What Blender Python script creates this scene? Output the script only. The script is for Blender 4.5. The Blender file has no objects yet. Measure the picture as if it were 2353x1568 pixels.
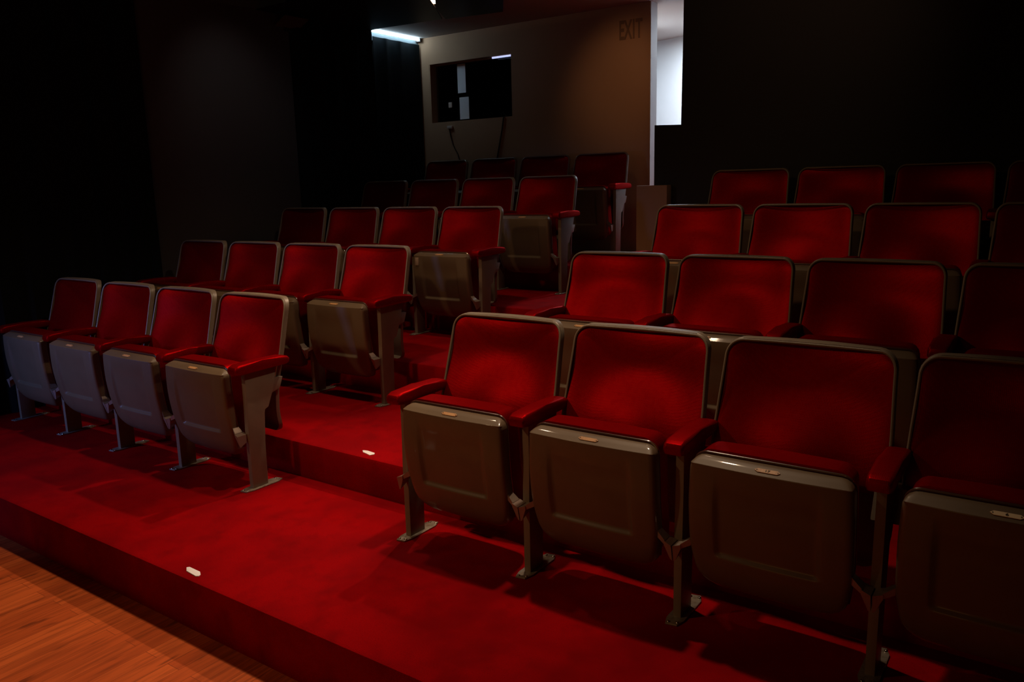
import bpy, bmesh, math, random
from mathutils import Vector, Matrix
random.seed(7)
C = bpy.context.scene.collection
sc = bpy.context.scene
sc.view_settings.view_transform = 'Standard'
sc.view_settings.look = 'None'
sc.view_settings.exposure = 0.0
sc.view_settings.gamma = 1.0
sc.view_settings.use_curve_mapping = False

# ------------------------------------------------------------------ materials
def mat(name, col, rough=.6, metal=0.0, spec=.5, tint=None, noise=None, bump=None, coat=0.0, sheen=0.0, emis=None, estr=0.0):
    m = bpy.data.materials.new(name); m.use_nodes = True
    nt = m.node_tree; N = nt.nodes; L = nt.links
    b = N['Principled BSDF']
    b.inputs['Base Color'].default_value = (*col, 1)
    b.inputs['Roughness'].default_value = rough
    b.inputs['Metallic'].default_value = metal
    b.inputs['Specular IOR Level'].default_value = spec
    if tint: b.inputs['Specular Tint'].default_value = (*tint, 1)
    b.inputs['Coat Weight'].default_value = coat
    b.inputs['Coat Roughness'].default_value = .07
    if sheen:
        b.inputs['Sheen Weight'].default_value = sheen
        b.inputs['Sheen Tint'].default_value = (*col, 1)
    if emis:
        b.inputs['Emission Color'].default_value = (*emis, 1)
        b.inputs['Emission Strength'].default_value = estr
    tc = N.new('ShaderNodeTexCoord')
    if noise:                      # list of (scale, colour2, low, high): wear and mottling
        prev = None
        for (s, c2, lo, hi) in noise:
            nz = N.new('ShaderNodeTexNoise'); nz.inputs['Scale'].default_value = s; nz.inputs['Detail'].default_value = 5
            L.new(tc.outputs['Object'], nz.inputs['Vector'])
            mr = N.new('ShaderNodeMapRange'); mr.inputs[1].default_value = lo; mr.inputs[2].default_value = hi
            L.new(nz.outputs['Fac'], mr.inputs[0])
            mx = N.new('ShaderNodeMix'); mx.data_type = 'RGBA'
            L.new(mr.outputs[0], mx.inputs['Factor'])
            if prev is None: mx.inputs[6].default_value = (*col, 1)
            else: L.new(prev, mx.inputs[6])
            mx.inputs[7].default_value = (*c2, 1)
            prev = mx.outputs[2]
        L.new(prev, b.inputs['Base Color'])
    if bump:                       # (kind, scale, strength, distance)
        k, s, st, di = bump
        if k == 'noise':
            t = N.new('ShaderNodeTexNoise'); t.inputs['Scale'].default_value = s; t.inputs['Detail'].default_value = 4; out = t.outputs['Fac']
        else:
            t = N.new('ShaderNodeTexVoronoi'); t.inputs['Scale'].default_value = s; out = t.outputs['Distance']
            if k == 'weave': t.inputs['Randomness'].default_value = .25
        L.new(tc.outputs['Object'], t.inputs['Vector'])
        bp = N.new('ShaderNodeBump'); bp.inputs['Strength'].default_value = st; bp.inputs['Distance'].default_value = di
        L.new(out, bp.inputs['Height']); L.new(bp.outputs['Normal'], b.inputs['Normal'])
    return m

M = {}
M['fabric'] = mat('red_upholstery', (.25, .0022, .003), .45, metal=.62, spec=.04, tint=(1, .02, .03), sheen=.15, bump=('weave', 230, .25, .0012),
                  noise=[(60, (.225, .0008, .0026), .4, .7)])
M['pan'] = mat('grey_enamel', (.140, .095, .056), .50, spec=.35, coat=.30, noise=[(9, (.126, .084, .049), .45, .7), (70, (.09, .065, .045), .70, .78)])
M['metal'] = mat('worn_grey_metal', (.20, .155, .112), .42, spec=.45, noise=[(14, (.175, .135, .098), .45, .7)])
M['rim'] = mat('dark_glossy_trim', (.075, .03, .022), .22, spec=.6, coat=.5)
M['zinc'] = mat('worn_zinc', (.35, .31, .26), .38, metal=.5, noise=[(60, (.22, .17, .12), .45, .7)])
M['steel'] = mat('polished_bolt_steel', (.55, .5, .45), .2, metal=1)
M['hinge'] = mat('hinge_steel', (.30, .24, .20), .3, metal=.35)
M['brass'] = mat('aged_brass_plate', (.55, .30, .13), .45, spec=.4, noise=[(120, (.40, .18, .06), .5, .7)])
M['white_plate'] = mat('cream_plate', (.80, .64, .42), .4)
M['ink'] = mat('dark_engraving', (.03, .015, .01), .6)
M['carpet'] = mat('red_carpet', (.33, .0012, .003), .95, spec=.12, tint=(1, .05, .05), bump=('noise', 420, .6, .003),
                  noise=[(2.6, (.20, .0010, .003), .44, .66), (260, (.22, .0010, .003), .5, .75), (8, (.22, .0012, .003), .48, .7)])
M['black'] = mat('black_paint', (.012, .013, .015), .8, spec=.2)
M['soffit'] = mat('black_gloss_board', (.012, .010, .010), .45, spec=.4)
M['drape'] = mat('black_drape_cloth', (.010, .0135, .0165), .95, spec=.1, sheen=.1)
M['greypanel'] = mat('dark_grey_board', (.085, .082, .082), .85, spec=.2, bump=('noise', 300, .3, .002))
M['blackwall'] = mat('charcoal_wall_cloth', (.032, .030, .029), .9, spec=.15, bump=('noise', 220, .3, .002))
M['beige'] = mat('beige_wall_paint', (.40, .245, .15), .8, spec=.25, bump=('noise', 60, .15, .002), noise=[(1.4, (.36, .22, .132), .4, .7)])
M['white'] = mat('white_wall_paint', (.70, .71, .72), .7, spec=.3)
M['ceil'] = mat('pale_ceiling_paint', (.42, .38, .35), .85, spec=.2)
M['ledge'] = mat('blue_grey_ledge_paint', (.10, .12, .13), .7, spec=.2)
M['paper'] = mat('white_paper', (.72, .74, .80), .8)
M['marker'] = mat('white_step_marker', (.92, .90, .92), .6)
M['exit'] = mat('exit_paint', (.17, .095, .055), .6)
M['plastic'] = mat('beige_plastic', (.50, .44, .40), .5)
M['cable'] = mat('dark_cable', (.035, .018, .012), .6)
M['tape'] = mat('tan_tape', (.34, .24, .17), .7)
M['tube'] = mat('fluorescent_tube', (.9, .95, 1), .4, emis=(.60, .84, 1.0), estr=26)
M['lamp'] = mat('halogen_lens', (1, .8, .6), .4, emis=(1, .66, .40), estr=14)
M['screen'] = mat('lit_ledge_tube', (.8, .85, 1), .4, emis=(.50, .58, 1.0), estr=1.1)
M['housing'] = mat('dim_metal_housing', (.10, .085, .08), .5, spec=.4)

def glass_mat():
    m = bpy.data.materials.new('booth_glass'); m.use_nodes = True
    nt = m.node_tree; N = nt.nodes
    b = N['Principled BSDF']; b.inputs['Base Color'].default_value = (.6, .75, .72, 1)
    b.inputs['Roughness'].default_value = .03; b.inputs['Transmission Weight'].default_value = 1; b.inputs['IOR'].default_value = 1.2
    return m
M['glass'] = glass_mat()

def wood_mat():
    m = bpy.data.materials.new('orange_wood_planks'); m.use_nodes = True
    nt = m.node_tree; N = nt.nodes; L = nt.links; b = N['Principled BSDF']
    tc = N.new('ShaderNodeTexCoord')
    mp = N.new('ShaderNodeMapping'); mp.inputs['Rotation'].default_value = (0, 0, math.radians(90))
    L.new(tc.outputs['Object'], mp.inputs['Vector'])
    br = N.new('ShaderNodeTexBrick'); br.offset = .37
    br.inputs['Scale'].default_value = 1; br.inputs['Brick Width'].default_value = .85; br.inputs['Row Height'].default_value = .062
    br.inputs['Mortar Size'].default_value = .0008; br.inputs['Mortar Smooth'].default_value = .3; br.inputs['Bias'].default_value = 0
    br.inputs['Color1'].default_value = (.74, .150, .034, 1); br.inputs['Color2'].default_value = (.56, .098, .022, 1)
    br.inputs['Mortar'].default_value = (.16, .035, .012, 1)
    L.new(mp.outputs[0], br.inputs['Vector'])
    m2 = N.new('ShaderNodeMapping'); m2.inputs['Scale'].default_value = (38, 2.4, 1)
    L.new(tc.outputs['Object'], m2.inputs['Vector'])
    nz = N.new('ShaderNodeTexNoise'); nz.inputs['Scale'].default_value = 1.6; nz.inputs['Detail'].default_value = 7; nz.inputs['Distortion'].default_value = .6
    L.new(m2.outputs[0], nz.inputs['Vector'])
    mr = N.new('ShaderNodeMapRange'); mr.inputs[1].default_value = .42; mr.inputs[2].default_value = .72; L.new(nz.outputs['Fac'], mr.inputs[0])
    mx = N.new('ShaderNodeMix'); mx.data_type = 'RGBA'; mx.blend_type = 'MIX'
    mm = N.new('ShaderNodeMath'); mm.operation = 'MULTIPLY'; mm.inputs[1].default_value = .75; L.new(mr.outputs[0], mm.inputs[0])
    L.new(mm.outputs[0], mx.inputs['Factor']); L.new(br.outputs['Color'], mx.inputs[6]); mx.inputs[7].default_value = (.30, .055, .014, 1)
    m3 = N.new('ShaderNodeMapping'); m3.inputs['Scale'].default_value = (26, 5, 1); m3.inputs['Rotation'].default_value = (0, 0, .12)
    L.new(tc.outputs['Object'], m3.inputs['Vector'])
    n3 = N.new('ShaderNodeTexNoise'); n3.inputs['Scale'].default_value = 1.1; n3.inputs['Detail'].default_value = 3; L.new(m3.outputs[0], n3.inputs['Vector'])
    r3 = N.new('ShaderNodeMapRange'); r3.inputs[1].default_value = .63; r3.inputs[2].default_value = .72; r3.inputs[4].default_value = .8; L.new(n3.outputs['Fac'], r3.inputs[0])
    x3 = N.new('ShaderNodeMix'); x3.data_type = 'RGBA'; L.new(r3.outputs[0], x3.inputs['Factor']); L.new(mx.outputs[2], x3.inputs[6]); x3.inputs[7].default_value = (.20, .04, .012, 1)
    L.new(x3.outputs[2], b.inputs['Base Color'])
    b.inputs['Roughness'].default_value = .42; b.inputs['Specular IOR Level'].default_value = .35
    return m
M['wood'] = wood_mat()

# ------------------------------------------------------------------ helpers
def link(name, bm, m, parent=None, smooth=True, angle=40):
    me = bpy.data.meshes.new(name)
    bmesh.ops.recalc_face_normals(bm, faces=bm.faces[:])
    bm.to_mesh(me); bm.free()
    if smooth:
        for p in me.polygons: p.use_smooth = True
        me.set_sharp_from_angle(angle=math.radians(angle))
    o = bpy.data.objects.new(name, me); C.objects.link(o)
    for mm in (m if isinstance(m, (list, tuple)) else [m]): me.materials.append(mm)
    if parent: o.parent = parent
    return o
def thing(name, label, cat, loc=(0, 0, 0), group=None):
    o = bpy.data.objects.new(name, None); C.objects.link(o); o.empty_display_size = .1
    o.location = loc; o['label'] = label; o['category'] = cat
    if group: o['group'] = group
    return o
def tag(o, label, cat, group=None, kind=None):
    o['label'] = label; o['category'] = cat
    if group: o['group'] = group
    if kind: o['kind'] = kind
    return o
def box(bm, x0, x1, y0, y1, z0, z1, bev=0, seg=2):
    r = bmesh.ops.create_cube(bm, size=1, matrix=Matrix.Translation(((x0+x1)/2, (y0+y1)/2, (z0+z1)/2)) @ Matrix.Diagonal((x1-x0, y1-y0, z1-z0, 1)))
    if bev:
        es = list({e for v in r['verts'] for e in v.link_edges})
        bmesh.ops.bevel(bm, geom=es, offset=bev, segments=seg, profile=.5, affect='EDGES')
def prism(bm, pts, axis, a, b, bev=0):
    """polygon pts in the plane across `axis`, extruded from a to b"""
    def P(p, t): return (t, p[0], p[1]) if axis == 0 else ((p[0], t, p[1]) if axis == 1 else (p[0], p[1], t))
    A = [bm.verts.new(P(p, a)) for p in pts]; B = [bm.verts.new(P(p, b)) for p in pts]
    n = len(pts); fs = [bm.faces.new(A), bm.faces.new(B[::-1])]
    for i in range(n): fs.append(bm.faces.new([A[i], B[i], B[(i+1) % n], A[(i+1) % n]]))
    if bev:
        es = list({e for f in fs[:2] for e in f.edges})
        bmesh.ops.bevel(bm, geom=es, offset=bev, segments=2, profile=.5, affect='EDGES')
def tube(bm, pts, r, seg=8, closed=False):
    pts = [Vector(p) for p in pts]; rings = []
    n = len(pts); up = None
    for i, p in enumerate(pts):
        a = pts[(i-1) % n] if (closed or i > 0) else p; b = pts[(i+1) % n] if (closed or i < n-1) else p
        t = (b-a).normalized()
        if up is None:
            up = t.orthogonal().normalized()
        up = (up - t*up.dot(t)).normalized(); s = t.cross(up)
        rings.append([bm.verts.new(p + r*(math.cos(k*2*math.pi/seg)*up + math.sin(k*2*math.pi/seg)*s)) for k in range(seg)])
    for i in range(n if closed else n-1):
        A, B = rings[i], rings[(i+1) % n]
        for k in range(seg): bm.faces.new([A[k], A[(k+1) % seg], B[(k+1) % seg], B[k]])
    if not closed: bm.faces.new(rings[0][::-1]); bm.faces.new(rings[-1])
def lerp_table(t, z):
    if z <= t[0][0]: 
        (a, b), (c, d) = t[0], t[1]
    elif z >= t[-1][0]:
        (a, b), (c, d) = t[-2], t[-1]
    else:
        for i in range(len(t)-1):
            if t[i][0] <= z <= t[i+1][0]:
                (a, b), (c, d) = t[i], t[i+1]; break
    return b + (d-b)*(z-a)/(c-a)
def smooth_table(t, z):            # Catmull-Rom style by averaging the piecewise line
    return sum(lerp_table(t, z+dz) for dz in (-.03, -.015, 0, .015, .03))/5
def sstep(a, b, x):
    t = min(1, max(0, (x-a)/(b-a))); return t*t*(3-2*t)

def relief(bm, hw, z0, z1, rt, rb, face, back, svals, zvals):
    """rounded-outline slab: outline half-width hw(z), corner radii rt (top), rb (bottom);
    face(x, z, e) = y of the front (e: distance to the outline), back(x, z) = y of the rear"""
    rows = []
    for v in zvals:
        z = z0 + (z1-z0)*v; h = hw(z)
        if z1-z < rt: q = rt-(z1-z); h2 = h - rt + math.sqrt(max(rt*rt-q*q, 0))
        elif z-z0 < rb: q = rb-(z-z0); h2 = h - rb + math.sqrt(max(rb*rb-q*q, 0))
        else: h2 = h
        row = []
        for s in svals:
            x = s*h2
            # distance to the rounded outline
            cz = None
            dx = h-abs(x); dz = min(z1-z, z-z0)
            r = rt if (z1-z) < (z-z0) else rb
            if dx < r and dz < r: e = r - math.hypot(r-dx, r-dz)
            else: e = min(dx, dz)
            e = max(e, 0)
            row.append((x, z, e))
        rows.append(row)
    F = [[bm.verts.new((x, face(x, z, e), z)) for (x, z, e) in row] for row in rows]
    nr, nc = len(F), len(F[0])
    for i in range(nr-1):
        for j in range(nc-1):
            bm.faces.new([F[i][j], F[i][j+1], F[i+1][j+1], F[i+1][j]])
    # border and rear
    B = [[None]*nc for _ in range(nr)]
    for i in range(nr):
        for j in range(nc):
            x, z, e = rows[i][j]
            B[i][j] = bm.verts.new((x, back(x, z), z))
    for i in range(nr-1):
        for j in range(nc-1):
            bm.faces.new([B[i][j], B[i+1][j], B[i+1][j+1], B[i][j+1]])
    loop = [(i, 0) for i in range(nr)] + [(nr-1, j) for j in range(1, nc)] + [(i, nc-1) for i in range(nr-2, -1, -1)] + [(0, j) for j in range(nc-2, 0, -1)]
    for k in range(len(loop)):
        a, b = loop[k], loop[(k+1) % len(loop)]
        bm.faces.new([F[a[0]][a[1]], F[b[0]][b[1]], B[b[0]][b[1]], B[a[0]][a[1]]])
    bmesh.ops.remove_doubles(bm, verts=bm.verts[:], dist=1e-6)

def dens(n, extra=(), lo=0, hi=1):
    """values lo..hi, denser near both ends"""
    a = {round(lo + (hi-lo)*(.5-.5*math.cos(math.pi*i/n)), 5) for i in range(n+1)}
    a |= {round(e, 5) for e in extra}
    return sorted(a)

# ------------------------------------------------------------------ seat
P = .54
BT = [(.20, .172), (.30, .150), (.40, .152), (.45, .160), (.526, .182), (.568, .197), (.68, .226), (.815, .262)]   # z -> y of the backrest's front edge
def back_y(x, z):
    curve = .021*(1-(x/.25)**2)*(.35+.65*sstep(.25, .7, z))     # sides come forward
    return smooth_table(BT, z) + curve
def back_hw(z): return .2545 - .011*sstep(.5, .82, z) - .012*sstep(.45, .2, z)

def build_shell():
    bm = bmesh.new()
    relief(bm, back_hw, .205, .818, .052, .05,
           lambda x, z, e: back_y(x, z) + (0 if e > .006 else (.006-math.sqrt(max(0, .006**2-(.006-e)**2)))*.8) + (.020+.018*(1-(x/.25)**2))*sstep(.003, .009, e),
           lambda x, z: back_y(x, z) + .020 + .024*(1-(x/.25)**2), dens(30, lo=-1, hi=1), dens(34))
    return bm
def build_back_rim():
    pts = []
    z1, r = .812, .046
    def hw(z): return back_hw(z)-.005
    for i in range(9): z = .40+(z1-r-.40)*i/8; pts.append((-hw(z), z))
    for i in range(1, 8):
        a = math.pi/2*i/8; pts.append((-hw(z1)+r-r*math.cos(a), z1-r+r*math.sin(a)))
    top = [(-hw(z1)+r + (2*hw(z1)-2*r)*i/10, z1) for i in range(11)]
    right = [(-x, z) for (x, z) in pts[::-1]]
    allp = pts + top + right
    bm = bmesh.new()
    tube(bm, [(x, back_y(x, z)-.001, z) for x, z in allp], .0044, 8)
    return bm
def build_back_cushion():
    bm = bmesh.new()
    def face(x, z, e):
        y = back_y(x, z) + .010
        puff = .008*(1-math.exp(-e/.020)) if e > 0 else 0
        # the top rolls forward a little, the lower middle swells into a lumbar bulge
        cx = math.exp(-(x/.135)**2)
        return y - puff + .024*(1-(x/.24)**2) - .010*sstep(.63, .79, z) - (.010+.038*cx)*sstep(.70, .51, z)
    relief(bm, lambda z: back_hw(z)-.008, .43, .809, .045, .02, face, lambda x, z: back_y(x, z)+.018+.020*(1-(x/.25)**2), dens(26, lo=-1, hi=1), dens(26))
    return bm
PT = [(.130, -.020), (.150, -.040), (.170, -.055), (.212, -.068), (.30, -.088), (.384, -.099), (.46, -.101), (.54, -.099)]
def pan_hw(z): return .2205 - .018*sstep(.30, .13, z) - .004*sstep(.40, .54, z)
def build_pan():
    bm = bmesh.new()
    def face(x, z, e):
        y = smooth_table(PT, z) if z < .47 else lerp_table(PT, z)
        y += .010*(x/.22)**2
        rec = sstep(.150, .126, abs(x))*sstep(.248, .266, z)*sstep(.520, .40, z)
        y += .0120*rec
        zt = .543-z
        if zt < .019: y += (.019-zt)*1.5
        R = .014
        if e < R and zt > .02: y += (R-math.sqrt(max(0, R*R-(R-e)**2)))
        elif e < .006: y += (.006-math.sqrt(max(0, .006**2-(.006-e)**2)))
        return y
    def bk(x, z): return (smooth_table(PT, z) if z < .47 else lerp_table(PT, z)) + .046 + .006*(x/.22)**2
    ex = [s*q/.2205 for s in (-1, 1) for q in (.124, .130, .135, .140, .145, .150)]
    exz = [(q-.132)/(.543-.132) for q in (.243, .246, .250, .254, .258, .262, .266, .270, .50, .510, .518, .521, .5235, .5245, .527, .533)]
    relief(bm, pan_hw, .132, .543, .036, .07, face, bk, dens(22, ex, -1, 1), dens(22, exz))
    return bm
def pan_back(x, z): return (smooth_table(PT, z) if z < .47 else lerp_table(PT, z)) + .046
def build_rim():
    z1, r = .5475, .036; pts = []
    def hw(z): return pan_hw(min(z, .54))-.003
    for i in range(9): z = .18+(z1-r-.18)*i/8; pts.append((-hw(z), z))
    for i in range(1, 8):
        a = math.pi/2*i/8; pts.append((-hw(z1)+r-r*math.cos(a), z1-r+r*math.sin(a)))
    top = [(-hw(z1)+r + (2*hw(z1)-2*r)*i/10, z1) for i in range(11)]
    allp = pts + top + [(-x, z) for (x, z) in pts[::-1]]
    bm = bmesh.new(); tube(bm, [(x, pan_back(x, z)+.004, z) for x, z in allp], .0042, 8)
    return bm
def build_seat_cushion():
    bm = bmesh.new()
    def yb(z): return pan_back(0, z)
    # the cushion stands behind the folded pan: face() is the sitting side (towards the backrest)
    def face(x, z, e):
        R = .032
        b = yb(z) + .105 + .012*(1-(x/.21)**2)
        return b - (R-math.sqrt(max(0, R*R-(R-min(e, R))**2)))
    relief(bm, lambda z: pan_hw(z)-.010,   .16, .558, .040, .05, face, lambda x, z: yb(z)+.004, dens(20, lo=-1, hi=1), dens(20))
    return bm
def build_arm(x):
    bm = bmesh.new()
    # side profile (y, z) of the padded arm, extruded in x and rounded
    pr = [(-.083, .545), (-.076, .562), (-.055, .5705), (.06, .5735), (.17, .5715), (.200, .5655), (.210, .555), (.208, .536), (.19, .530), (-.05, .524), (-.078, .530)]
    prism(bm, pr, 0, x-.0315, x+.0315)
    es = [e for e in bm.edges if abs(e.verts[0].co.x-e.verts[1].co.x) < 1e-6]
    bmesh.ops.bevel(bm, geom=es, offset=.011, segments=4, profile=.5, affect='EDGES')
    return bm
def build_leg(x):
    bm = bmesh.new()
    pr = [(-.031, .004), (.049, .004), (.052, .20), (.060, .335), (.064, .348), (.085, .353), (.118, .430), (.146, .526), (-.026, .526), (-.026, .40), (-.030, .27)]
    prism(bm, pr, 0, x-.0125, x+.0125, .002)
    return bm
def build_link(x):
    bm = bmesh.new()
    prism(bm, [(.070, .395), (.165, .420), (.185, .470), (.110, .480)], 0, x-.020, x+.020, .002)
    return bm
def build_plate(x):
    bm = bmesh.new()
    prism(bm, [(x-.016, -.080), (x+.018, -.074), (x+.027, -.040), (x+.027, .095), (x+.014, .126), (x-.018, .120), (x-.027, .090), (x-.027, -.045)], 2, 0, .006, .0015)
    return bm
def build_bolts(x):
    out = []
    for (px, py) in ((x-.011, -.068), (x+.015, -.062), (x-.012, .106), (x+.015, .110)):
        bm = bmesh.new()
        bmesh.ops.create_uvsphere(bm, u_segments=10, v_segments=6, radius=.0055, matrix=Matrix.Translation((px, py, .006)) @ Matrix.Diagonal((1, 1, .7, 1)))
        out.append(bm)
    return out
def build_bracket(x, s):
    """cast hinge: wedge on the standard and the arm that reaches to the pan; s = side it reaches to"""
    bm = bmesh.new()
    def hull(pts):
        vs = [bm.verts.new(p) for p in pts]
        bmesh.ops.convex_hull(bm, input=vs)
    a, b = x+s*.002, x+s*.026
    hull([(a, -.078, .249), (b, -.074, .249), (a, -.068, .203), (x+s*.008, -.068, .206), (a, -.028, .249), (b, -.028, .249), (a, -.028, .222), (x+s*.010, -.028, .226)])
    c = x+s*.052
    hull([(a, -.080, .254), (a, -.030, .254), (b, -.076, .262), (b, -.030, .262), (a, -.078, .249), (a, -.030, .249), (b, -.074, .247), (b, -.03, .247)])
    hull([(b-s*.002, -.074, .263), (b-s*.002, -.035, .263), (c, -.064, .284), (c, -.035, .284), (b-s*.002, -.072, .248), (b-s*.002, -.035, .248), (c, -.062, .262), (c, -.035, .262)])
    return bm
def build_numplate():
    bm = bmesh.new()
    n = Vector((0, -.019, .0285)).normalized()     # chamfer's outward normal
    u = Vector((1, 0, 0)); w = Vector((0, .0285, .019)).normalized()
    c = Vector((0, -.0845, .5335)) + n*.0008
    out = [(-.034, 0), (-.026, .0058), (.026, .0058), (.034, 0), (.026, -.0058), (-.026, -.0058)]
    A = [bm.verts.new(c+u*a+w*b+n*.0016) for a, b in out]; B = [bm.verts.new(c+u*a+w*b-n*.003) for a, b in out]
    bm.faces.new(A)
    for i in range(6): bm.faces.new([A[i], A[(i+1) % 6], B[(i+1) % 6], B[i]])
    for sx in (-.028, .028):
        bmesh.ops.create_circle(bm, cap_ends=True, segments=10, radius=.0017, matrix=Matrix.LocRotScale(c+u*sx+n*.0021, n.to_track_quat('Z', 'Y'), None))
    bm.faces.ensure_lookup_table()
    for f in bm.faces[-2:]: f.material_index = 1
    return bm, c, n, u, w
FONT = None
def text_mesh(s, size, loc, rot, depth=.0004, xs=1.0):
    cu = bpy.data.curves.new('lettering', 'FONT'); cu.body = s; cu.size = size; cu.align_x = 'CENTER'; cu.align_y = 'CENTER'
    cu.extrude = depth; cu.resolution_u = 2; cu.offset = size*.02
    o = bpy.data.objects.new('t', cu); C.objects.link(o)
    dg = bpy.context.evaluated_depsgraph_get(); me = bpy.data.meshes.new_from_object(o.evaluated_get(dg))
    bm = bmesh.new(); bm.from_mesh(me)
    bmesh.ops.transform(bm, matrix=Matrix.LocRotScale(loc, rot, Vector((xs, 1, 1))), verts=bm.verts[:])
    bpy.data.objects.remove(o); bpy.data.meshes.remove(me); bpy.data.curves.remove(cu)
    return bm

PARTS = {}
def proto_meshes():
    def keep(key, bm, m):
        o = link(key, bm, m); PARTS[key] = o.data; bpy.data.objects.remove(o)
    keep('backrest_shell', build_shell(), M['metal']); keep('back_rim', build_back_rim(), M['metal'])
    keep('back_cushion', build_back_cushion(), M['fabric'])
    keep('seat_pan', build_pan(), M['pan']); keep('trim_bead', build_rim(), M['rim']); keep('seat_cushion', build_seat_cushion(), M['fabric'])
    keep('number_plate', build_numplate()[0], [M['brass'], M['ink']])
    keep('white_number_plate', build_numplate()[0], [M['white_plate'], M['ink']])
    for nm, x in (('R', .27), ('L', -.27)):
        keep('armrest'+nm, build_arm(x), M['fabric']); keep('leg'+nm, build_leg(x), M['metal']); keep('foot_plate'+nm, build_plate(x), M['zinc'])
        keep('back_bracket'+nm, build_link(x-.02 if nm == 'R' else x+.02), M['metal'])
        for i, b in enumerate(build_bolts(x)): keep('bolt%s%d' % (nm, i), b, M['steel'])
    keep('hingeR', build_bracket(.27, -1), M['hinge']); keep('hingeL', build_bracket(-.27, 1), M['hinge'])
proto_meshes()
def part(name, key, parent):
    o = bpy.data.objects.new(name, PARTS[key]); C.objects.link(o); o.parent = parent; return o
def make_seat(loc, label, group, left_leg=False, plate='number_plate', number=None, rz=0, detail=True):
    t = thing('theatre_seat', label, 'seat', loc, group); t.rotation_euler[2] = rz
    sh = part('backrest', 'backrest_shell', t); sh['label'] = 'grey metal backrest shell'
    part('back_rim', 'back_rim', sh); c = part('back_cushion', 'back_cushion', sh); c['label'] = 'red upholstered back cushion'
    pn = part('seat_pan', 'seat_pan', t); pn['label'] = 'grey metal underside of folded seat'
    part('trim_bead', 'trim_bead', pn)
    if detail:
        npl = part('number_plate', plate, pn)
        if number:
            _, cc, n, u, w = build_numplate(); _.free()
            rot = Matrix((u, w, n)).transposed().to_quaternion()
            bm = text_mesh(number, .0095, cc+n*.0021, rot, .0002, 1.5)
            lo = link('number', bm, M['ink'], pn, smooth=False)
    sc_ = part('seat_cushion', 'seat_cushion', t); sc_['label'] = 'red upholstered seat cushion'
    for side in (['L', 'R'] if left_leg else ['R']):
        lg = part('leg', 'leg'+side, t)
        part('foot_plate', 'foot_plate'+side, lg)
        if detail:
            for i in range(4): part('bolt', 'bolt%s%d' % (side, i), lg)
        part('armrest', 'armrest'+side, t)
    for side in 'LR':
        part('hinge', 'hinge'+side, t); part('back_bracket', 'back_bracket'+side, t)
    return t

D, H = .8793, .18167
DY = {1: 0, 2: .0079, 3: .0339, 4: .0255, 5: .0049}
Z = {1: 0, 2: H-.0169, 3: 2*H-.0126, 4: 3*H-.0034, 5: 4*H-.0045}
XR = {1: 0, 2: .0045, 3: .0231, 4: .0028}
XLo = -.9286
XL = {1: XLo, 2: XLo-.0408, 3: XLo-.0578, 4: XLo-.0209, 5: XLo-.0453}
rown = {1: 'front row', 2: 'second row', 3: 'third row', 4: 'fourth row', 5: 'back row'}
posL = {3: 'aisle seat', 2: 'second seat from the aisle', 1: 'third seat from the aisle', 0: 'seat farthest from the aisle'}
posR = {0: 'aisle seat', 1: 'second seat from the aisle', 2: 'third seat from the aisle', 3: 'fourth seat from the aisle'}
for r in range(1, 5):
    for k in range(4):
        x = XR[r]+(k+.5)*P; y = (r-1)*D+DY[r]
        extra = {(1, 2): ', plate 17', (1, 3): ', cream plate'}.get((r, k), '')
        make_seat((x, y, Z[r]), 'folded red seat, %s of the %s, right block%s' % (posR[k], rown[r], extra),
                  'theatre seats, right block, '+rown[r], left_leg=(k == 0), plate='white_number_plate' if (r, k) == (1, 3) else 'number_plate',
                  number={(1, 2): '17', (1, 3): '6'}.get((r, k)))
seats_left = {}
for r in range(1, 6):
    for k in range(4):
        x = XL[r]-(3.5-k)*P; y = (r-1)*D+DY[r]
        extra = '' if r == 5 else (', tan tape' if (r, k) == (3, 3) else '')
        seats_left[r, k] = make_seat((x, y, Z[r]), 'folded red seat, %s of the %s, left block%s' % (posL[k], rown[r], extra),
                  'theatre seats, left block, '+rown[r], left_leg=(k == 0), detail=True)
bm = bmesh.new(); box(bm, -.190, -.163, -.0985, -.0925, .462, .512, .001)
o = link('tape', bm, M['tape'], [s for (rk, s) in seats_left.items() if rk == (3, 3)][0]); o['label'] = 'strip of tan tape'

# ------------------------------------------------------------------ floor, tiers
def struct(name, bm, m, label=None, smooth=False):
    o = link(name, bm, m, smooth=smooth); o['kind'] = 'structure'
    if label: o['label'] = label
    return o
WZ = -.189
bm = bmesh.new(); box(bm, -5, 5.5, -6, -.5, WZ-.05, WZ); struct('floor', bm, M['wood'])
YE = -.684
edge = {k: YE+(k-1)*D+(DY[k] if k > 1 else 0)*.5 for k in range(1, 6)}
prof = [(edge[1], WZ)]
lowz = WZ
for k in range(1, 6):
    e, z, r = edge[k], Z[k], .016
    prof += [(e, z-r), (e+r*.29, z-r*.29), (e+r, z)]
    if k < 5: prof.append((edge[k+1], z))
prof += [(6.3, Z[5]), (6.3, WZ)]
bm = bmesh.new(); prism(bm, prof, 0, -3.42, 4.6); struct('floor', bm, M['carpet'], smooth=True)
YW, XW, ZC = 3.97, -3.335, 2.685

# ------------------------------------------------------------------ walls
bm = bmesh.new(); box(bm, XW-.1, XW, -6, 6.3, WZ, 3.3); struct('wall_left', bm, M['black'])
# back wall with the booth opening
wx0, wx1, wz0, wz1, xe = -3.195, -2.245, 1.905, 2.440, -.907
bm = bmesh.new()
box(bm, XW, wx0, YW, YW+.12, .5, 2.75); box(bm, wx1, xe, YW, YW+.12, .5, 2.75)
box(bm, wx0, wx1, YW, YW+.12, .5, wz0); box(bm, wx0, wx1, YW, YW+.12, wz1, 2.75)
struct('wall_back', bm, M['beige'])
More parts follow.
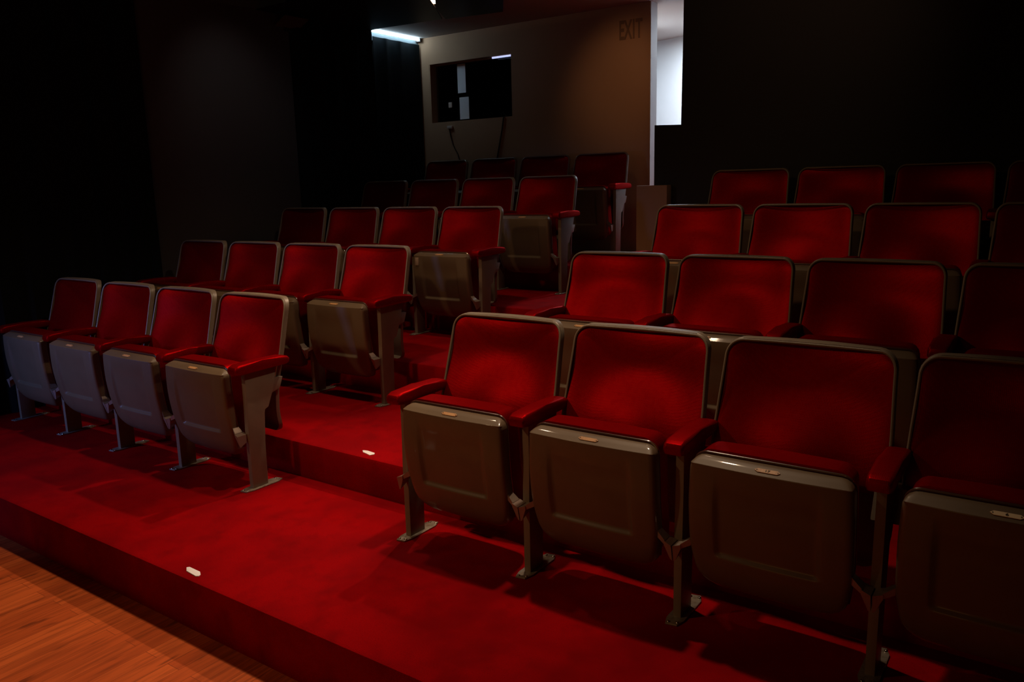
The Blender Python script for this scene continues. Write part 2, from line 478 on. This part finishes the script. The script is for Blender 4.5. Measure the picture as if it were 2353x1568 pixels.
# white end of the back wall (door lining)
bm = bmesh.new(); box(bm, xe, xe+.004, YW+.004, YW+.12, .72, ZC); struct('trim_1', bm, M['white'])
# pale ceiling over the back rows and the corridor behind it
bm = bmesh.new(); box(bm, XW, 4.6, 3.0, 6.3, ZC, ZC+.08); struct('ceiling', bm, M['ceil'])
bm = bmesh.new(); box(bm, -5, 5.5, -6, 3.0, 3.1, 3.18); struct('ceiling', bm, M['black'])
bm = bmesh.new(); box(bm, -5, 5.5, 2.96, 3.0, ZC, 3.1); struct('trim_2', bm, M['black'])
# corridor behind the doorway
bm = bmesh.new(); prism(bm, [(-2.4, 5.93), (1.2, 4.83), (1.2, 4.93), (-2.4, 6.03)], 2, .7, ZC+.05); struct('wall_corridor', bm, M['white'])
bm = bmesh.new(); box(bm, -1.44, -1.40, YW+.12, 4.96, .7, ZC); box(bm, -2.45, -2.4, 4.96, 6.0, .7, ZC); box(bm, -2.4, -1.40, 4.96, 5.0, .7, ZC); struct('wall_corridor', bm, M['white'])
# booth behind the window
bm = bmesh.new()
box(bm, -3.33, -1.45, 4.9, 4.95, 1.2, 2.7); box(bm, -1.5, -1.45, YW+.12, 4.95, 1.2, 2.7); box(bm, -3.38, -3.33, YW+.12, 4.95, 1.2, 2.7); box(bm, -3.33, -1.45, YW+.12, 4.95, 1.75, 1.8)
struct('wall_booth', bm, M['black'])
# window
w = bpy.data.objects.new('window_1', None); C.objects.link(w); w.location = (0, 0, 0); w['kind'] = 'structure'
bm = bmesh.new()
box(bm, wx0, wx0+.012, YW+.002, YW+.118, wz0, wz1); box(bm, wx1-.006, wx1, YW+.07, YW+.118, wz0, wz1)
box(bm, wx0, wx1, YW+.07, YW+.118, wz0, wz0+.008); box(bm, wx0, wx1, YW+.07, YW+.118, wz1-.008, wz1)
o = link('window_frame', bm, M['beige'], w, smooth=False)
bm = bmesh.new(); box(bm, wx0+.012, wx1-.006, YW+.090, YW+.096, wz0+.008, wz1-.008); link('pane', bm, M['glass'], w, smooth=False)

# right hand black partition (low part, then full height)
bm = bmesh.new()
prism(bm, [(-.506, .54), (4.6, .54), (4.6, 3.1), (-.302, 3.1), (-.303, 2.3), (-.309, 1.676), (-.506, 1.684)], 1, 3.2, 3.26)
struct('wall_right', bm, M['blackwall'])

# ------------------------------------------------------------------ things on the walls
bm = bmesh.new()
for s, cx in (('E', -1.158), ('X', -1.101), ('I', -1.050), ('T', -1.004)):
    b2 = text_mesh(s, .205, Vector((cx, YW-.001, 2.488)), Matrix.Rotation(math.radians(90), 3, 'X').to_quaternion(), .002, .47)
    me = bpy.data.meshes.new('t'); b2.to_mesh(me); b2.free(); bm.from_mesh(me); bpy.data.meshes.remove(me)
o = link('exit_lettering', bm, M['exit'], smooth=False); tag(o, 'dark EXIT letters on the beige back wall near the doorway', 'sign')
pl = [((-2.92, -2.825, 2.165, 2.425), 'long white paper sheet taped to the booth window, the upper one'),
      ((-2.905, -2.795, 1.925, 2.125), 'short white paper sheet taped to the booth window, the lower one')]
for (a, b, c, d), lab in pl:
    bm = bmesh.new(); box(bm, a, b, YW+.084, YW+.0865, c, d)
    o = link('paper_sheet', bm, M['paper'], smooth=False); tag(o, lab, 'paper', 'papers in the booth window')
bm = bmesh.new(); box(bm, -3.035, -2.995, YW+.076, YW+.088, 2.04, 2.09, .003)
o = link('switch_plate', bm, M['plastic']); tag(o, 'small pale switch plate at the left side of the booth window', 'switch')
bm = bmesh.new(); box(bm, -2.985, -2.925, YW-.022, YW, 1.838, 1.866, .004)
o = link('cable_box', bm, M['plastic']); tag(o, 'small beige plastic box on the wall under the booth window', 'box')
def cable(pts, lab, r=.005):
    bm = bmesh.new(); tube(bm, pts, r, 8); o = link('wall_cable', bm, M['cable']); tag(o, lab, 'cable', 'cables on the back wall')
cable([(-2.965, YW-.012, 1.842), (-2.955, YW-.009, 1.78), (-2.93, YW-.008, 1.69), (-2.875, YW-.008, 1.60), (-2.845, YW-.008, 1.50), (-2.84, YW-.008, 1.2)], 'dark cable running down from the small beige box under the window', .005)
cable([(-2.33, YW+.03, 1.915), (-2.335, YW-.008, 1.90), (-2.355, YW-.008, 1.80), (-2.39, YW-.008, 1.66), (-2.42, YW-.008, 1.54), (-2.44, YW-.008, 1.2)], 'dark cable hanging from the right end of the booth window sill', .007)
# strip light seen inside the booth, at the top of the opening
bm = bmesh.new(); tube(bm, [(-2.48, YW+.045, 2.432), (-2.258, YW+.045, 2.432)], .008, 8)
o = link('strip_light', bm, M['screen']); tag(o, 'thin lit blue strip light along the top right of the booth window', 'light')
# low beige guard at the doorway
bm = bmesh.new(); box(bm, -.605, -.372, 3.12, 3.195, Z[5]-.002, 1.272, .004)
o = link('low_partition', bm, M['beige']); tag(o, 'low beige partition at the end of the black wall by the doorway', 'partition')

# left wall: panel and drapes
bm = bmesh.new(); box(bm, XW+.001, XW+.035, 1.10, 2.40, .60, 3.0, .004)
o = link('wall_panel', bm, M['greypanel']); tag(o, 'dark grey flat panel on the left wall between black drapes', 'panel')
def drape(y0, y1, z0, z1, lab, amp=.018, x=XW+.045):
    bm = bmesh.new(); n = int((y1-y0)/.03)
    A = []
    for i in range(n+1):
        y = y0+(y1-y0)*i/n
        xx = x + amp*math.sin(y*31+.7*math.sin(y*9)) + amp*.4*math.sin(y*67)
        A.append((xx, y))
    pts = A + [(q[0]-.006, q[1]) for q in A[::-1]]
    prism(bm, pts, 2, z0, z1)
    o = link('black_drape', bm, M['drape'], angle=60); tag(o, lab, 'curtain', 'black drapes on the left wall')
drape(-2.2, 1.09, 0.0, 3.05, 'black drape on the left wall, nearest the stage')
drape(2.41, 3.30, .56, 3.05, 'black drape on the left wall between the grey panel and the teal drape')
drape(3.33, 3.95, .73, 2.628, 'dark teal drape in the back left corner under the fluorescent tube', .006)
bm = bmesh.new(); box(bm, XW+.001, XW+.02, 3.31, YW, 2.60, ZC); struct('trim_3', bm, M['ledge'])
t = thing('fluorescent_light', 'glowing white fluorescent tube above the drape in the back left corner', 'light', (XW+.055, 3.6, ZC))
bm = bmesh.new(); tube(bm, [(0, -.31, -.0135), (0, .33, -.0135)], .010, 10); link('tube', bm, M['tube'], t)
bm = bmesh.new(); box(bm, -.038, .02, -.34, -.315, -.030, 0); box(bm, -.038, .02, .335, .36, -.030, 0); link('tube_holder', bm, M['housing'], t)

# black boards hung under the ceiling, lamp glimpsed between them
bm = bmesh.new(); prism(bm, [(-3.33, 2.1), (-2.10, 2.1), (-2.02, 2.60), (-2.235, 2.945), (-2.47, 3.31), (-3.16, 3.25), (-3.33, 3.29)], 2, 2.660, 2.667)
o = link('ceiling_board', bm, M['soffit'], smooth=False); tag(o, 'black ceiling board left of the bright lamp', 'board', 'black boards under the ceiling')
bm = bmesh.new(); prism(bm, [(-1.97, 2.60), (-2.072, 2.752), (-2.232, 2.95), (-2.44, 3.318), (-1.92, 3.405), (-1.70, 3.10), (-1.35, 2.55)], 2, 2.656, 2.663)
o = link('ceiling_board', bm, M['soffit'], smooth=False); tag(o, 'black ceiling board right of the bright lamp, above the beige wall', 'board', 'black boards under the ceiling')
t = thing('ceiling_lamp', 'bright warm lamp showing between the black ceiling boards', 'light', (-2.195, 2.855, 2.695))
bm = bmesh.new(); bmesh.ops.create_cone(bm, cap_ends=True, segments=24, radius1=.098, radius2=.06, depth=.12, matrix=Matrix.Translation((0, 0, .060))); link('lamp_housing', bm, M['housing'], t)
bm = bmesh.new(); bmesh.ops.create_uvsphere(bm, u_segments=20, v_segments=10, radius=.095, matrix=Matrix.Diagonal((1, 1, .22, 1))); link('lamp_lens', bm, M['lamp'], t)
# dim flap of a fixture high on the left wall
t = thing('wall_fixture', 'dim slanted fixture flap high on the left wall above the grey panel', 'light fixture', (XW+.03, 2.4, 2.60))
bm = bmesh.new(); prism(bm, [(0.0, -.02), (.13, .035), (.14, .030), (.0, -.035)], 1, -.13, .10, .001)
link('flap', bm, M['housing'], t, smooth=False)
bm = bmesh.new(); box(bm, -.03, .01, -.05, .03, -.06, 0.01, .004); link('mount', bm, M['black'], t)

# step markers
def marker(pts, z, lab):
    bm = bmesh.new(); prism(bm, pts, 2, z, z+.004, .0008); o = link('step_marker', bm, M['marker']); tag(o, lab, 'marker', 'white step edge markers')
marker([(-0.5, -0.636), (-0.493, -0.628), (-0.429, -0.63), (-0.41, -0.641), (-0.405, -0.652), (-0.414, -0.658), (-0.429, -0.656), (-0.476, -0.652)], Z[1]-.001, 'white marker on the lowest carpeted step edge in the aisle')
marker([(-0.521, 0.258), (-0.513, 0.263), (-0.497, 0.266), (-0.449, 0.26), (-0.439, 0.247), (-0.448, 0.228), (-0.477, 0.237), (-0.502, 0.242)], Z[2]-.001, 'white marker on the second carpeted step edge beside the front row')

# ------------------------------------------------------------------ lights
def light(kind, name, loc, target, energy, col, size=.1, spot=60, blend=.5, sy=None):
    l = bpy.data.lights.new(name, kind); l.energy = energy; l.color = col
    if kind == 'AREA':
        l.size = size
        if sy: l.shape = 'RECTANGLE'; l.size_y = sy
    else: l.shadow_soft_size = size
    if kind == 'SPOT': l.spot_size = math.radians(spot); l.spot_blend = blend
    o = bpy.data.objects.new(name, l); C.objects.link(o); o.location = loc
    o.rotation_euler = (Vector(target)-Vector(loc)).to_track_quat('-Z', 'Y').to_euler()
    return o
WARM = (1, .70, .46)
light('SPOT', 'downlight_front', (.35, .38, 2.95), (.35, -.62, 0), 128, WARM, .05, 84, 1)
light('SPOT', 'downlight_middle', (.05, 1.30, 2.95), (.25, 1.35, .3), 24, WARM, .05, 92, 1)
light('SPOT', 'downlight_left_front', (-1.00, .30, 2.95), (-1.25, .0, 0), 62, WARM, .05, 104, 1)
light('SPOT', 'downlight_left_middle', (-1.00, 1.25, 2.95), (-1.6, 1.55, .3), 36, WARM, .05, 92, 1)
light('SPOT', 'rear_fill', (-.9, 2.0, 2.6), (-1.5, 2.75, .7), 4, WARM, .05, 56, 1)  # added fill, no known fixture: lifts the fourth row of the left block
light('SPOT', 'stage_edge_downlight', (-.6, 1.7, 2.95), (-.80, -.95, -.1), 160, WARM, .04, 44, .7)
light('AREA', 'stage_bounce_fill', (.6, -4.6, .9), (.3, 0, .4), 4.5, (1, .40, .10), 1.6)  # added area fill in place of warm bounce off the wood floor
light('SPOT', 'stage_left_spot', (-1.4, -2.6, 2.9), (.0, .5, .55), 92, (1, .58, .28), .07, 52, 1)
light('SPOT', 'left_block_fill', (-3.15, -2.5, 2.75), (-1.6, .8, .75), 68, (1, .58, .28), .07, 46, 1)  # extra spot, added to make the left block's backs glow
light('SPOT', 'wall_fill', (-.95, 2.9, 2.6), (-1.12, 3.97, 2.08), 7, (1, .50, .22), .06, 58, 1)  # added warm fill that brightens the beige back wall
light('SPOT', 'partition_fill', (.9, 1.7, 2.95), (.4, 3.2, 2.25), 12, (1, .62, .36), .08, 75, 1)  # weak warm fill, added to lift the black partition
light('SPOT', 'panel_fill', (-2.3, 1.5, 2.9), (XW, 1.85, 1.75), 3.5, (1, .92, .90), .05, 60, 1)  # added spot without a fixture, brightens the grey wall panel
light('SPOT', 'blue_stage_wash', (-3.0, -2.5, 1.1), (-2.35, -.1, .2), 125, (.20, .34, 1), .12, 54, 1)
light('AREA', 'corridor_light', (-.9, 4.9, ZC-.03), (-.9, 4.9, 0), 48, (.76, .88, 1), .5)
wd = bpy.data.worlds.new('world'); sc.world = wd; wd.use_nodes = True
wd.node_tree.nodes['Background'].inputs[0].default_value = (.25, .22, .25, 1); wd.node_tree.nodes['Background'].inputs[1].default_value = .01

# ------------------------------------------------------------------ camera
f, yaw, pitch, roll = 1831.616, .612344, .191849, -.025448
cyw, syw, cp, sp = math.cos(yaw), math.sin(yaw), math.cos(pitch), math.sin(pitch)
fwd = Vector((-syw*cp, cyw*cp, -sp)); right = Vector((cyw, syw, 0)); up = right.cross(fwd)
r2 = math.cos(roll)*right + math.sin(roll)*up; u2 = -math.sin(roll)*right + math.cos(roll)*up
cam = bpy.data.cameras.new('camera'); co = bpy.data.objects.new('camera', cam); C.objects.link(co)
mw = Matrix((r2, u2, -fwd)).transposed().to_4x4(); mw.translation = Vector((1.9529, -2.0999, 1.2908))
co.matrix_world = mw
cam.sensor_width = 36; cam.lens = f/2353*36; cam.clip_start = .05
sc.camera = co
